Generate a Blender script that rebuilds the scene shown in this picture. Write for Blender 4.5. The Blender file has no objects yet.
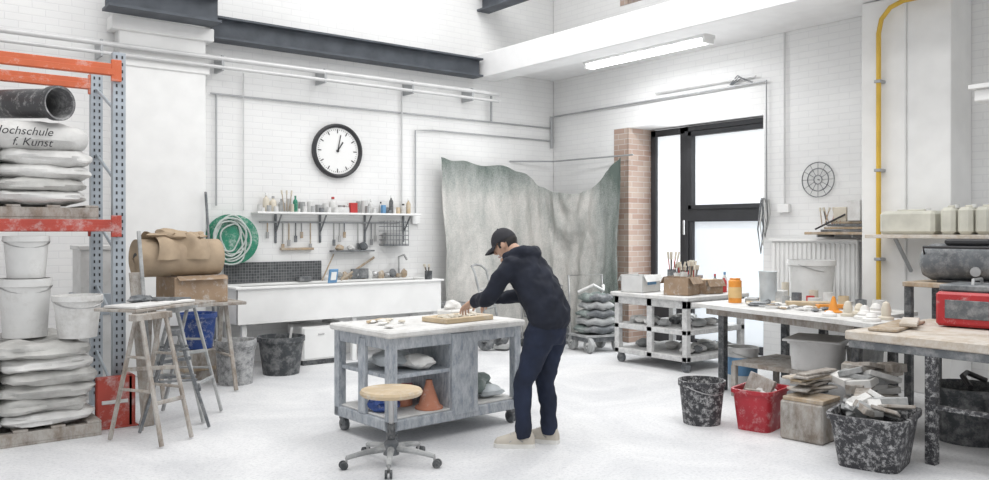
import bpy, bmesh, math, random
from mathutils import Vector, Matrix, Euler, noise
R=random.Random(7)
sc=bpy.context.scene
sc.view_settings.view_transform='Standard'
sc.view_settings.look='None'
sc.view_settings.exposure=.14

# ---------------------------------------------------------------- materials
def _nt(name):
    m=bpy.data.materials.new(name);m.use_nodes=True
    nt=m.node_tree;p=nt.nodes['Principled BSDF'];return m,nt,p
def MAT(name,c,rough=.7,metal=0.,dust=0.,ds=14.,dc=(.62,.62,.61),var=.12,bump=.0,bs=30.,trans=0.,emit=None,es=1.,sharp=.11,mx_=.8,stretch=1.):
    m,nt,p=_nt(name);N=nt.nodes;L=nt.links
    p.inputs['Roughness'].default_value=rough;p.inputs['Metallic'].default_value=metal
    if trans: p.inputs['Transmission Weight'].default_value=trans
    tc=N.new('ShaderNodeTexCoord')
    n1=N.new('ShaderNodeTexNoise');n1.inputs['Scale'].default_value=5.;n1.inputs['Detail'].default_value=5
    L.new(tc.outputs['Object'],n1.inputs['Vector'])
    mx=N.new('ShaderNodeMix');mx.data_type='RGBA'
    mx.inputs['A'].default_value=tuple(max(0,v*(1-var)) for v in c)+(1,)
    mx.inputs['B'].default_value=tuple(min(1,v*(1+var)) for v in c)+(1,)
    mr=N.new('ShaderNodeMapRange');mr.inputs[1].default_value=.35;mr.inputs[2].default_value=.65
    L.new(n1.outputs[0],mr.inputs[0]);L.new(mr.outputs[0],mx.inputs['Factor'])
    col=mx.outputs['Result']
    if dust>0:
        mp=N.new('ShaderNodeMapping');mp.inputs['Scale'].default_value=(1,1,stretch);L.new(tc.outputs['Object'],mp.inputs[0])
        n2=N.new('ShaderNodeTexNoise');n2.inputs['Scale'].default_value=ds;n2.inputs['Detail'].default_value=9;n2.inputs['Roughness'].default_value=.78
        L.new(mp.outputs[0],n2.inputs['Vector'])
        t=.5+(.5-dust)*.36
        m2=N.new('ShaderNodeMapRange');m2.inputs[1].default_value=t-sharp;m2.inputs[2].default_value=t+sharp;m2.inputs[4].default_value=mx_
        L.new(n2.outputs[0],m2.inputs[0])
        x2=N.new('ShaderNodeMix');x2.data_type='RGBA';x2.inputs['B'].default_value=tuple(dc)+(1,)
        L.new(col,x2.inputs['A']);L.new(m2.outputs[0],x2.inputs['Factor']);col=x2.outputs['Result']
    L.new(col,p.inputs['Base Color'])
    if bump>0:
        n3=N.new('ShaderNodeTexNoise');n3.inputs['Scale'].default_value=bs;n3.inputs['Detail'].default_value=6
        L.new(tc.outputs['Object'],n3.inputs['Vector'])
        bp=N.new('ShaderNodeBump');bp.inputs['Strength'].default_value=bump;bp.inputs['Distance'].default_value=.02
        L.new(n3.outputs[0],bp.inputs['Height']);L.new(bp.outputs[0],p.inputs['Normal'])
    if emit:
        p.inputs['Emission Color'].default_value=tuple(emit)+(1,);p.inputs['Emission Strength'].default_value=es
    return m
def brick_mat(name,c1,c2,mort,bump=.35):
    m,nt,p=_nt(name);N=nt.nodes;L=nt.links
    p.inputs['Roughness'].default_value=.65
    tc=N.new('ShaderNodeTexCoord');s=N.new('ShaderNodeSeparateXYZ');L.new(tc.outputs['Object'],s.inputs[0])
    a=N.new('ShaderNodeMath');L.new(s.outputs[0],a.inputs[0]);L.new(s.outputs[1],a.inputs[1])
    cb=N.new('ShaderNodeCombineXYZ');L.new(a.outputs[0],cb.inputs[0]);L.new(s.outputs[2],cb.inputs[1])
    b=N.new('ShaderNodeTexBrick');L.new(cb.outputs[0],b.inputs['Vector'])
    b.inputs['Scale'].default_value=1.;b.inputs['Brick Width'].default_value=.25;b.inputs['Row Height'].default_value=.077
    b.inputs['Mortar Size'].default_value=.006;b.inputs['Mortar Smooth'].default_value=.4
    b.inputs['Color1'].default_value=tuple(c1)+(1,);b.inputs['Color2'].default_value=tuple(c2)+(1,);b.inputs['Mortar'].default_value=tuple(mort)+(1,)
    n=N.new('ShaderNodeTexNoise');n.inputs['Scale'].default_value=1.3;n.inputs['Detail'].default_value=6;L.new(tc.outputs['Object'],n.inputs['Vector'])
    mr=N.new('ShaderNodeMapRange');mr.inputs[1].default_value=.35;mr.inputs[2].default_value=.7;mr.inputs[3].default_value=.93;mr.inputs[4].default_value=1.
    L.new(n.outputs[0],mr.inputs[0])
    mx=N.new('ShaderNodeMix');mx.data_type='RGBA';mx.blend_type='MULTIPLY';mx.inputs['Factor'].default_value=1
    L.new(b.outputs['Color'],mx.inputs['A']);L.new(mr.outputs[0],mx.inputs['B']);L.new(mx.outputs['Result'],p.inputs['Base Color'])
    bp=N.new('ShaderNodeBump');bp.inputs['Strength'].default_value=bump;bp.inputs['Distance'].default_value=.01;bp.invert=True
    L.new(b.outputs['Fac'],bp.inputs['Height']);L.new(bp.outputs[0],p.inputs['Normal'])
    return m

m_wall=brick_mat('painted_brick',(.82,.82,.81),(.805,.805,.80),(.755,.755,.755),.25)
m_brick=brick_mat('red_brick',(.36,.24,.19),(.47,.37,.31),(.52,.48,.45),.5)
m_white=MAT('white_paint',(.80,.80,.79),.55,var=.03)
m_soff=MAT('soffit_paint',(.81,.81,.81),.7,var=.03)
# floor
m_floor,nt,p=_nt('dusty_floor');N=nt.nodes;L=nt.links
tc=N.new('ShaderNodeTexCoord')
na=N.new('ShaderNodeTexNoise');na.inputs['Scale'].default_value=.8;na.inputs['Detail'].default_value=10;na.inputs['Roughness'].default_value=.66;na.inputs['Distortion'].default_value=.8
nb=N.new('ShaderNodeTexNoise');nb.inputs['Scale'].default_value=40;nb.inputs['Detail'].default_value=8;nb.inputs['Roughness'].default_value=.8
L.new(tc.outputs['Object'],na.inputs['Vector']);L.new(tc.outputs['Object'],nb.inputs['Vector'])
r1=N.new('ShaderNodeValToRGB');r1.color_ramp.elements[0].position=.36;r1.color_ramp.elements[0].color=(.60,.605,.62,1);r1.color_ramp.elements[1].position=.60;r1.color_ramp.elements[1].color=(.76,.76,.765,1)
r2=N.new('ShaderNodeValToRGB');r2.color_ramp.elements[0].position=.32;r2.color_ramp.elements[0].color=(.72,.73,.74,1);r2.color_ramp.elements[1].position=.52;r2.color_ramp.elements[1].color=(1,1,1,1)
L.new(na.outputs[0],r1.inputs[0]);L.new(nb.outputs[0],r2.inputs[0])
mx=N.new('ShaderNodeMix');mx.data_type='RGBA';mx.blend_type='MULTIPLY';mx.inputs['Factor'].default_value=1
L.new(r1.outputs[0],mx.inputs['A']);L.new(r2.outputs[0],mx.inputs['B']);L.new(mx.outputs['Result'],p.inputs['Base Color'])
p.inputs['Roughness'].default_value=.6
# tarp
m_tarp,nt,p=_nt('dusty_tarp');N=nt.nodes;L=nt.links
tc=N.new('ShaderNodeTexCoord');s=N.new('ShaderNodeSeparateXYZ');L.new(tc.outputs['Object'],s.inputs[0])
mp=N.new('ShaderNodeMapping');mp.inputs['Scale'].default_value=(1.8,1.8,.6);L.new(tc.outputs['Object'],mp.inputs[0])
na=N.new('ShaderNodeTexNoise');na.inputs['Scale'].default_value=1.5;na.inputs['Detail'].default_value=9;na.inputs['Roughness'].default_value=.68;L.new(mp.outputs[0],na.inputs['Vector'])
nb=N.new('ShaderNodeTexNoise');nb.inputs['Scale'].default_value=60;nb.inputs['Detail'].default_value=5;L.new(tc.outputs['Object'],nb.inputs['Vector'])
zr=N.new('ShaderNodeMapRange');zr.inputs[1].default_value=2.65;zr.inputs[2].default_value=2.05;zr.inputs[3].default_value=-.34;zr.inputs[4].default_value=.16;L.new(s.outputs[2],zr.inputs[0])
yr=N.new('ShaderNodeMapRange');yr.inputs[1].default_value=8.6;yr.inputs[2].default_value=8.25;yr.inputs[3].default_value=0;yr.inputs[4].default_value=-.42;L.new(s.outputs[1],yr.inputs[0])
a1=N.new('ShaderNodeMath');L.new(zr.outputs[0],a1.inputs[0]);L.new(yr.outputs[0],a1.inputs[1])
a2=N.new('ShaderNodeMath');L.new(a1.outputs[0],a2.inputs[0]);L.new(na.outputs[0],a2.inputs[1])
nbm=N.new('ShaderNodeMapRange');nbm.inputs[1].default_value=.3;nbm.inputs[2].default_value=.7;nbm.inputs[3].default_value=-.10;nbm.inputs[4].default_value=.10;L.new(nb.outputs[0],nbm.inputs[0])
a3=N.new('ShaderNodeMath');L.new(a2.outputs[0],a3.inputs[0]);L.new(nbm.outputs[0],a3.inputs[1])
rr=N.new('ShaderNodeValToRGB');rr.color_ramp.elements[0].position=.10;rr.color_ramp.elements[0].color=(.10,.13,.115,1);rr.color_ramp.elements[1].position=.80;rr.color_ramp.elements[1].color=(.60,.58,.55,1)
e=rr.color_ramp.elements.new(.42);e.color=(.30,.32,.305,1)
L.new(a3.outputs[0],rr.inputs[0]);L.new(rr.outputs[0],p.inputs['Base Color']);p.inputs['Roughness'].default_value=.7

m_steel=MAT('beam_steel',(.075,.085,.10),.6,.1,var=.2)
m_black=MAT('black_plastic',(.022,.022,.025),.45,var=.2)
m_tube=MAT('tube_plastic',(.035,.036,.04),.4,var=.2,dust=.12)
m_tubei=MAT('tube_inside',(.16,.16,.165),.6,var=.2,dust=.3)
m_blackd=MAT('black_spattered',(.035,.035,.04),.6,dust=.36,ds=24,sharp=.06,dc=(.5,.5,.5))
m_blackd2=MAT('black_dusty',(.045,.05,.055),.6,dust=.3,ds=9,dc=(.3,.3,.3))
m_pipe=MAT('pipe_white',(.60,.60,.60),.45,.1,var=.05)
m_cond=MAT('conduit_grey',(.38,.39,.40),.4,.4,var=.05)
m_orange=MAT('rack_orange',(.58,.13,.05),.5,var=.08,dust=.08,ds=5)
m_red=MAT('rack_red',(.42,.06,.04),.5,var=.1,dust=.2,ds=6)
m_redb=MAT('red_bin_plastic',(.38,.018,.03),.4,dust=.15,ds=12,dc=(.6,.45,.45))
m_redm=MAT('red_machine',(.42,.02,.025),.35,var=.1,dust=.05)
m_galv=MAT('galvanised',(.40,.44,.48),.45,.45,var=.1)
m_bag=MAT('plaster_sack',(.64,.635,.62),.7,var=.12,bump=.9,bs=11)
m_bag2=MAT('plaster_sack_grey',(.50,.495,.475),.7,var=.18,bump=.9,bs=11)
m_wbk=MAT('white_plastic',(.64,.64,.63),.45,var=.06,dust=.15,ds=6,dc=(.48,.47,.45))
m_gbk=MAT('grey_bucket',(.15,.155,.16),.6,dust=.5,ds=14,dc=(.55,.55,.55))
m_plas=MAT('plaster',(.72,.71,.69),.85,var=.06,bump=.5,bs=14)
m_plasd=MAT('plaster_dirty',(.54,.53,.51),.85,var=.12,dust=.6,ds=6,dc=(.70,.70,.69),bump=.3)
m_wood=MAT('raw_wood',(.36,.27,.18),.7,var=.2,dust=.35,ds=9,dc=(.5,.47,.42))
m_woodt=MAT('worktop_wood',(.42,.34,.25),.65,var=.12,dust=.6,ds=6,dc=(.62,.59,.55))
m_woodg=MAT('dusty_wood',(.23,.19,.155),.75,var=.25,dust=.52,ds=9,dc=(.48,.465,.44),stretch=.5)
m_woodl=MAT('light_wood',(.52,.41,.27),.6,var=.12,dust=.15,ds=7)
m_bgrey=MAT('bench_grey_paint',(.23,.26,.30),.65,var=.12,dust=.52,ds=20,dc=(.54,.56,.58),stretch=.35)
m_cart=MAT('cart_paint',(.42,.42,.42),.65,var=.12,dust=.6,ds=12,dc=(.68,.68,.67))
m_card=MAT('cardboard',(.34,.24,.16),.8,var=.12,dust=.15)
m_card2=MAT('kraft_paper',(.38,.29,.20),.8,var=.15,bump=.5,bs=6)
m_terra=MAT('terracotta',(.50,.21,.13),.75,var=.1,dust=.1)
m_blue=MAT('blue_plastic',(.02,.06,.24),.45,var=.15,dust=.12)
m_bluel=MAT('light_blue',(.12,.27,.46),.5)
m_green=MAT('green_reel',(.02,.20,.12),.45,var=.15,dust=.15)
m_hose=MAT('pale_hose',(.46,.51,.48),.5,var=.1)
m_yel=MAT('yellow_gas_pipe',(.62,.40,.05),.45,var=.08)
m_orc=MAT('orange_plastic',(.72,.28,.04),.4)
m_tile=brick_mat('mosaic_tile',(.05,.055,.06),(.10,.105,.11),(.28,.28,.28),.2)
for n in m_tile.node_tree.nodes:
    if n.type=='TEX_BRICK':
        n.offset=0;n.inputs['Brick Width'].default_value=.035;n.inputs['Row Height'].default_value=.035;n.inputs['Mortar Size'].default_value=.002
m_clockf=MAT('clock_face',(.80,.80,.79),.5,var=.0)
m_frame=MAT('window_frame_dark',(.035,.036,.04),.5,var=.1)
m_glass=MAT('frosted_glass',(.65,.68,.7),.3,var=.02,emit=(.95,.98,1),es=.6)  # emission puts the daylight behind the pane into the material
m_glass2=MAT('frosted_glass_lower',(.6,.64,.67),.3,var=.02,emit=(.90,.95,1),es=.42)  # weaker emission, also standing in for daylight through the glass
m_lamp=MAT('tube_light',(1,1,1),.3,emit=(.97,.98,1),es=8)
m_metal=MAT('bare_metal',(.45,.45,.45),.35,.8)
m_cream=MAT('cream_plastic',(.60,.55,.46),.4,var=.1)
m_canl=MAT('jerrycan_plastic',(.56,.55,.48),.4,var=.12)
m_redc=MAT('red_cap',(.48,.04,.04),.4)
m_gfab=MAT('grey_bundle',(.30,.31,.31),.8,var=.25,dust=.4,ds=8,dc=(.5,.5,.5))
m_gdark=MAT('grey_machine',(.11,.12,.13),.5,var=.2,dust=.3,ds=8,dc=(.35,.35,.35))
m_hood=MAT('navy_hoodie',(.010,.013,.024),.9,var=.25,bump=.25,bs=10)
m_jean=MAT('dark_jeans',(.009,.015,.036),.85,var=.3,bump=.2,bs=12)
m_skin=MAT('skin',(.56,.35,.25),.5,var=.06)
m_hair=MAT('black_hair',(.012,.010,.010),.5,var=.2)
m_cap=MAT('cap_cloth',(.026,.026,.032),.85,var=.1)
m_eye=MAT('eye_dark',(.02,.015,.01),.2)
m_lip=MAT('lips',(.45,.20,.17),.5)
m_shoe=MAT('beige_sneaker',(.50,.46,.40),.7,var=.1)
m_sole=MAT('white_sole',(.68,.67,.64),.6)
m_olive=MAT('grey_green_cloth',(.17,.21,.20),.8,var=.2,dust=.3,ds=8,dc=(.4,.42,.4))
m_plastw=MAT('polythene',(.56,.60,.62),.35,var=.15,bump=.6,bs=14)

# ---------------------------------------------------------------- mesh builder
def sgn(v,e): return math.copysign(abs(v)**e,v)
class B:
    def __init__(s,name,loc=(0,0,0),rz=0,parent=None):
        s.name=name;s.loc=loc;s.rz=rz;s.v=[];s.f=[];s.mi=[];s.ms=[];s.T=Matrix.Identity(4);s.parent=parent
    def add(s,vs,fs,m):
        if m not in s.ms: s.ms.append(m)
        i=s.ms.index(m);o=len(s.v)
        s.v+=[tuple(s.T@Vector(v)) for v in vs]
        for f in fs: s.f.append(tuple(o+k for k in f));s.mi.append(i)
    def box(s,c,d,m,rot=(0,0,0),bev=.004):
        bm=bmesh.new();bmesh.ops.create_cube(bm,size=1)
        for v in bm.verts: v.co=Vector((v.co.x*d[0],v.co.y*d[1],v.co.z*d[2]))
        bev=min(bev,min(d)*.3)
        if bev>0: bmesh.ops.bevel(bm,geom=bm.edges[:],offset=bev,segments=1,affect='EDGES')
        Mx=Matrix.Translation(c)@Euler(rot).to_matrix().to_4x4()
        bm.verts.index_update()
        s.add([Mx@v.co for v in bm.verts],[[v.index for v in f.verts] for f in bm.faces],m);bm.free()
    def bx(s,a,b,m,bev=.004):
        s.box([(a[i]+b[i])/2 for i in range(3)],[abs(b[i]-a[i]) for i in range(3)],m,bev=bev)
    def beam(s,p0,p1,w,h,m):
        p0=Vector(p0);p1=Vector(p1);d=p1-p0
        q=d.to_track_quat('X','Z');s.box((p0+p1)/2,(d.length,w,h),m,rot=q.to_euler())
    def rings(s,R_,m,caps=True):
        n=len(R_[0]);vs=[];fs=[]
        for r in R_: vs+=r
        for i in range(len(R_)-1):
            for j in range(n):
                k=(j+1)%n;fs.append((i*n+j,i*n+k,(i+1)*n+k,(i+1)*n+j))
        if caps:
            fs.append(tuple(range(n-1,-1,-1)));o=(len(R_)-1)*n;fs.append(tuple(o+j for j in range(n)))
        s.add(vs,fs,m)
    def lathe(s,prof,c,m,seg=24,caps=False,sx=1,sy=1):
        s.rings([[(c[0]+max(r,1e-4)*sx*math.cos(2*math.pi*j/seg),c[1]+max(r,1e-4)*sy*math.sin(2*math.pi*j/seg),c[2]+z) for j in range(seg)] for r,z in prof],m,caps)
    def tube(s,pts,r,m,seg=8,closed=False,caps=True):
        P=[Vector(p) for p in pts];n=len(P);rr=r if isinstance(r,(list,tuple)) else [r]*n
        RG=[];up=None
        for i in range(n):
            a=P[i-1] if i>0 else (P[-1] if closed else P[0]);b=P[i+1] if i<n-1 else (P[0] if closed else P[-1])
            t=(b-a)
            if t.length<1e-6:t=Vector((0,0,1))
            t.normalize()
            if up is None:
                up=Vector((0,0,1)) if abs(t.z)<.9 else Vector((1,0,0))
            x=up-t*up.dot(t)
            if x.length<1e-4: x=t.orthogonal()
            x.normalize();y=t.cross(x);up=x
            RG.append([tuple(P[i]+(x*math.cos(2*math.pi*j/seg)+y*math.sin(2*math.pi*j/seg))*rr[i]) for j in range(seg)])
        if closed: RG.append(RG[0]);s.rings(RG,m,False)
        else: s.rings(RG,m,caps)
    def cyl(s,p0,p1,r,m,r1=None,seg=16): s.tube([p0,p1],[r,r if r1 is None else r1],m,seg)
    def loft(s,rg,m,seg=20,ref=(1,0,0)):
        P=[Vector(r[0]) for r in rg];n=len(P);RG=[];ref=Vector(ref)
        for i in range(n):
            t=(P[min(i+1,n-1)]-P[max(i-1,0)]).normalized()
            x=(ref-t*ref.dot(t)).normalized();y=t.cross(x)
            RG.append([tuple(P[i]+x*rg[i][1]*math.cos(2*math.pi*j/seg)+y*rg[i][2]*math.sin(2*math.pi*j/seg)) for j in range(seg)])
        s.rings(RG,m,True)
    def blob(s,c,d,m,amp=.15,seed=0,sub=3,fr=1.6,rot=(0,0,0)):
        bm=bmesh.new();bmesh.ops.create_icosphere(bm,subdivisions=sub,radius=1)
        E=Euler(rot).to_matrix();vs=[]
        bm.verts.index_update()
        for v in bm.verts:
            k=1+amp*noise.noise(v.co*fr+Vector((seed*7.3,seed*3.1,seed)))*2
            q=E@Vector((v.co.x*d[0]*k,v.co.y*d[1]*k,v.co.z*d[2]*k));vs.append(q+Vector(c))
        s.add(vs,[[v.index for v in f.verts] for f in bm.faces],m);bm.free()
    def pillow(s,c,d,m,rz=0,e=.4,amp=.09,seed=0,ez=.8):
        n1,n2=48,18;RG=[]
        for i in range(n2+1):
            ph=-math.pi/2+math.pi*i/n2;rg=[]
            for j in range(n1):
                th=2*math.pi*j/n1;cp=max(math.cos(ph),1e-3)
                x=sgn(math.cos(th),e)*cp**.5;y=sgn(math.sin(th),e)*cp**.5;z=sgn(math.sin(ph),ez)
                k=noise.noise(Vector((x*2+seed*5.1,y*2,z*2+seed)))*amp*2+noise.noise(Vector((x*6+seed*5.1,y*6,z*3+seed)))*amp*.7
                X=x*d[0]/2*(1+k*.3);Y=y*d[1]/2*(1+k*.5);Z=z*d[2]/2*(1+k*2)*(1-.2*max(abs(x),abs(y))**3)
                rg.append((c[0]+X*math.cos(rz)-Y*math.sin(rz),c[1]+X*math.sin(rz)+Y*math.cos(rz),c[2]+Z))
            RG.append(rg)
        s.rings(RG,m,True)
    def prism(s,poly,z0,z1,m):
        n=len(poly);vs=[(x,y,z0) for x,y in poly]+[(x,y,z1) for x,y in poly]
        fs=[tuple(range(n-1,-1,-1)),tuple(range(n,2*n))]+[(i,(i+1)%n,n+(i+1)%n,n+i) for i in range(n)]
        s.add(vs,fs,m)
    def done(s,ang=.6,remesh=None,smooth=0):
        me=bpy.data.meshes.new(s.name);me.from_pydata(s.v,[],s.f)
        for m in s.ms: me.materials.append(m)
        me.polygons.foreach_set('material_index',s.mi)
        me.polygons.foreach_set('use_smooth',[True]*len(s.f))
        bm=bmesh.new();bm.from_mesh(me);bmesh.ops.recalc_face_normals(bm,faces=bm.faces[:])
        for e in bm.edges:
            if len(e.link_faces)==2 and e.calc_face_angle(0)>ang: e.smooth=False
        bm.to_mesh(me);bm.free();me.update()
        ob=bpy.data.objects.new(s.name,me);bpy.context.collection.objects.link(ob)
        ob.location=s.loc;ob.rotation_euler=(0,0,s.rz)
        if s.parent: ob.parent=s.parent
        if remesh:
            md=ob.modifiers.new('remesh','REMESH');md.mode='VOXEL';md.voxel_size=remesh;md.use_smooth_shade=True
            if smooth:
                sm=ob.modifiers.new('smooth','SMOOTH');sm.factor=.5;sm.iterations=smooth
        return ob
def bucket(name,x,y,z,r,h,m,fill=None,taper=.8,handle=True,fl=.8,fm=None):
    b=B(name,(x,y,z));rb=r*taper
    b.lathe([(0,0),(rb,0),(rb,.01),(r*.985,h*.86),(r*1.05,h*.87),(r*1.05,h),(r*.97,h),(r*.95,h*.86),(rb*.95,.012),(0,.012)],(0,0,0),m,28)
    if fill:
        rf=rb+(r-rb)*fl
        b.lathe([(rf*.96,h*fl-.01),(rf*.9,h*fl),(rf*.4,h*fl+.01),(0,h*fl+.015)],(0,0,0),fill,24)
    if handle:
        b.tube([(r*1.04*math.cos(t),-r*1.04*math.sin(t)*.9,h*.9-math.sin(t)*r*.35) for t in [math.pi*i/14 for i in range(15)]],.005,m_metal,6)
    return b
def bottle(b,x,y,z,r,h,m,cap=None):
    b.lathe([(0,0),(r,0),(r,h*.62),(r*.85,h*.7),(r*.35,h*.8),(r*.35,h*.88)],(x,y,z),m,14)
    b.lathe([(r*.42,h*.86),(r*.42,h),(0,h)],(x,y,z),cap or m_white,10)
def tin(b,x,y,z,r,h,m,top=None):
    b.lathe([(0,0),(r,0),(r,h),(r*.93,h),(r*.93,h-.01),(0,h-.01)],(x,y,z),m,16)
def brush(b,x,y,z,m,h=.22,lean=(0,0)):
    b.cyl((x,y,z),(x+lean[0],y+lean[1],z+h),.006,m,seg=6)
    b.cyl((x+lean[0],y+lean[1],z+h),(x+lean[0]*1.25,y+lean[1]*1.25,z+h*1.25),.012,m_cream,seg=8)

# ---------------------------------------------------------------- room shell
b=B('floor');b.bx((-2.5,-2,-.1),(9.6,9.95,0),m_floor,0);b.done()
b=B('wall_back');b.bx((-2.5,9.75,0),(9.6,9.95,6.2),m_wall,0);b.done()
b=B('wall_right')
b.bx((8.8,8.15,0),(9.4,9.74,6.2),m_wall,0);b.bx((8.8,-2,0),(9.4,5.93,6.2),m_wall,0)
b.bx((8.8,5.93,3.08),(9.4,8.15,4.85),m_wall,0);b.bx((8.8,5.93,4.85),(9.4,6.6,6.2),m_wall,0)
b.done()
b=B('trim_brick_reveal');b.bx((8.79,8.135,0),(9.36,8.15,3.08),m_brick,0);b.bx((8.79,8.14,0),(8.798,8.42,3.08),m_brick,0)
b.bx((8.79,8.135,4.85),(9.36,8.15,6.2),m_brick,0);b.bx((8.79,8.14,4.85),(8.798,8.3,6.2),m_brick,0);b.done()
b=B('window_1');b.bx((9.2,6.6,4.85),(9.26,8.13,4.93),m_frame);b.bx((9.2,8.05,4.85),(9.26,8.13,6.2),m_frame);b.bx((9.2,7.3,4.85),(9.26,7.36,6.2),m_frame);b.bx((9.23,6.6,4.9),(9.24,8.1,6.2),m_glass2,0);b.done()
b=B('ceiling')
for x0,x1 in ((-2.5,.5),(3,4.6),(7.2,9.6)): b.bx((x0,-2,6.2),(x1,9.95,6.4),m_soff,0)
for y0 in (-2,2,6,9.75): b.bx((.5,y0,6.22),(7.2,y0+.2,6.38),m_soff,0)
b.done()
b=B('trim_soffit');b.bx((7.62,-2,3.97),(8.795,9.74,4.16),m_soff,0);b.bx((7.25,-2,3.83),(7.62,9.74,4.18),m_soff,.01);b.done()
b=B('trim_pilaster');b.bx((2.30,9.55,0),(3.24,9.745,3.95),m_white,.01);b.bx((2.26,9.53,3.40),(3.28,9.745,3.5),m_white,.01);b.bx((2.22,9.5,3.78),(3.32,9.745,3.93),m_white,.01);b.done()
b=B('trim_column');b.bx((8.3,3.97,0),(8.795,4.42,3.96),m_white,.008);b.bx((8.33,3.55,0),(8.795,3.97,3.96),m_white,.008);b.done()
# steel
b=B('steel_beam')
b.bx((3.32,9.50,3.83),(7.22,9.74,3.855),m_steel,.002);b.bx((3.32,9.50,4.07),(7.22,9.74,4.095),m_steel,.002);b.bx((3.32,9.60,3.855),(7.22,9.63,4.07),m_steel,0);b.done()
b=B('steel_beam')
b.bx((2.12,9.2,3.94),(3.30,9.5,3.97),m_steel,.002);b.bx((2.12,9.33,3.97),(3.30,9.37,4.25),m_steel,0);b.bx((2.12,9.2,4.22),(3.30,9.5,4.25),m_steel,0);b.done()
b=B('steel_beam');b.bx((7.28,0,4.83),(7.5,9.74,4.86),m_steel,0);b.bx((7.38,0,4.86),(7.41,9.74,5.1),m_steel,0);b.bx((7.28,0,5.08),(7.5,9.74,5.11),m_steel,0);b.done()

# window/door
b=B('door_1')
X=9.3
def fr(y0,y1,z0,z1,w=.07,t=.08):
    b.bx((X-t/2,y0,z0),(X+t/2,y0+w,z1),m_frame);b.bx((X-t/2,y1-w,z0),(X+t/2,y1,z1),m_frame)
    b.bx((X-t/2,y0,z0),(X+t/2,y1,z0+w),m_frame);b.bx((X-t/2,y0,z1-w),(X+t/2,y1,z1),m_frame)
fr(7.5,8.13,0,3.06,.09);fr(5.94,7.5,0,3.06,.07,.12);fr(6.02,7.42,1.9,2.98,.06,.16)
fr(6.02,7.42,.05,1.78,.05,.1)
b.bx((X-.06,6.0,1.74),(X+.06,7.44,1.92),m_frame)
b.bx((X-.05,7.58,.02),(X+.05,8.08,.75),m_frame)
b.bx((X+.01,5.99,1.85),(X+.02,7.5,3.0),m_glass,0);b.bx((X+.01,7.5,.1),(X+.02,8.06,3.0),m_glass,0);b.bx((X+.01,5.99,.1),(X+.02,7.5,1.85),m_glass2,0)
b.cyl((X-.12,7.46,1.55),(X-.12,7.46,1.75),.012,m_metal)
b.done()

# pipes and conduits
b=B('wall_pipes')
for z,r in ((3.60,.028),(3.50,.022)):
    b.cyl((-.5,9.5,z),(7.5,9.5,z),r,m_pipe)
for x in (.8,2.1,3.4,4.7,6.0,7.0): b.bx((x,9.48,3.46),(x+.03,9.74,3.64),m_cond)
b.done()
b=B('wall_conduit')
def run(pts,r=.011,m=m_cond): b.tube(pts,r,m,6)
run([(3.35,9.72,3.22),(8.74,9.72,3.22)]);run([(3.42,9.72,3.22),(3.42,9.72,1.9)]);run([(3.75,9.72,3.5),(3.75,9.72,1.85)],.008,m_pipe)
run([(5.98,9.72,3.5),(5.98,9.72,1.9)],.012,m_pipe);run([(6.2,9.72,1.85),(6.2,9.72,3.0),(6.5,9.72,3.02),(8.7,9.72,3.02)])
run([(7.5,9.68,3.6),(7.5,9.68,3.22)],.018,m_cond)
run([(8.72,9.7,2.9),(8.72,9.7,3.4)],.02,m_cond)
b.bx((6.14,9.70,1.7),(6.26,9.745,1.82),m_white)
b.done()
b=B('door_conduit')
run([(8.76,9.68,3.4),(8.76,5.86,3.42),(8.76,5.86,1.95)],.013);run([(8.77,5.62,3.96),(8.77,5.62,1.9)],.011,m_pipe)
run([(8.75,7.6,3.5),(8.75,6.0,3.5)],.012,m_pipe)
for k in range(3): run([(8.76,6.35+.02*k,3.44),(8.74,6.2+.03*k,3.5+.02*k),(8.75,6.05+.05*k,3.43+.02*k)],.008,m_gdark)
b.bx((8.74,5.55,1.82),(8.795,5.7,1.92),m_white)
b.done()
b=B('beam_conduit');run([(7.66,9.6,3.955),(7.66,2,3.955)],.012);b.done()
b=B('hanging_cables')
for k in range(6):
    y0=5.80+.03*(k%4);l=.35+.1*(k%4)
    b.tube([(8.72,y0,1.98),(8.70,y0-.03,1.98-l*.5),(8.69,y0,1.98-l),(8.70,y0+.05,1.98-l*.55),(8.74,y0+.03,1.98)],.009,[m_wbk,m_gfab,m_wbk,m_gdark][k%4],6)
b.cyl((8.797,5.88,1.99),(8.68,5.88,1.99),.01,m_metal);b.done()
b=B('gas_pipe')
b.tube([(8.22,4.2,.88),(8.22,4.2,3.6),(8.22,4.17,3.74),(8.22,4.08,3.84),(8.22,3.95,3.88),(8.22,3.3,3.88),(8.22,3.15,3.80),(8.22,3.1,3.6),(8.22,2.9,3.5),(8.22,2.2,3.5)],.024,m_yel,10)
for z in (1.3,2.2,3.1): b.bx((8.19,4.165,z),(8.298,4.235,z+.03),m_cond)
b.done()
# lamp
b=B('fluorescent_lamp')
b.bx((7.80,6.05,3.85),(8.02,8.05,3.90),m_white);b.bx((7.84,6.1,3.80),(7.98,8.0,3.85),m_lamp,.012);b.bx((7.82,6.05,3.79),(8.0,6.09,3.86),m_white);b.bx((7.82,8.01,3.79),(8.0,8.05,3.86),m_white)
b.bx((7.9,6.5,3.9),(7.93,6.53,3.97),m_cond);b.bx((7.9,7.5,3.9),(7.93,7.53,3.97),m_cond);b.done()
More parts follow.
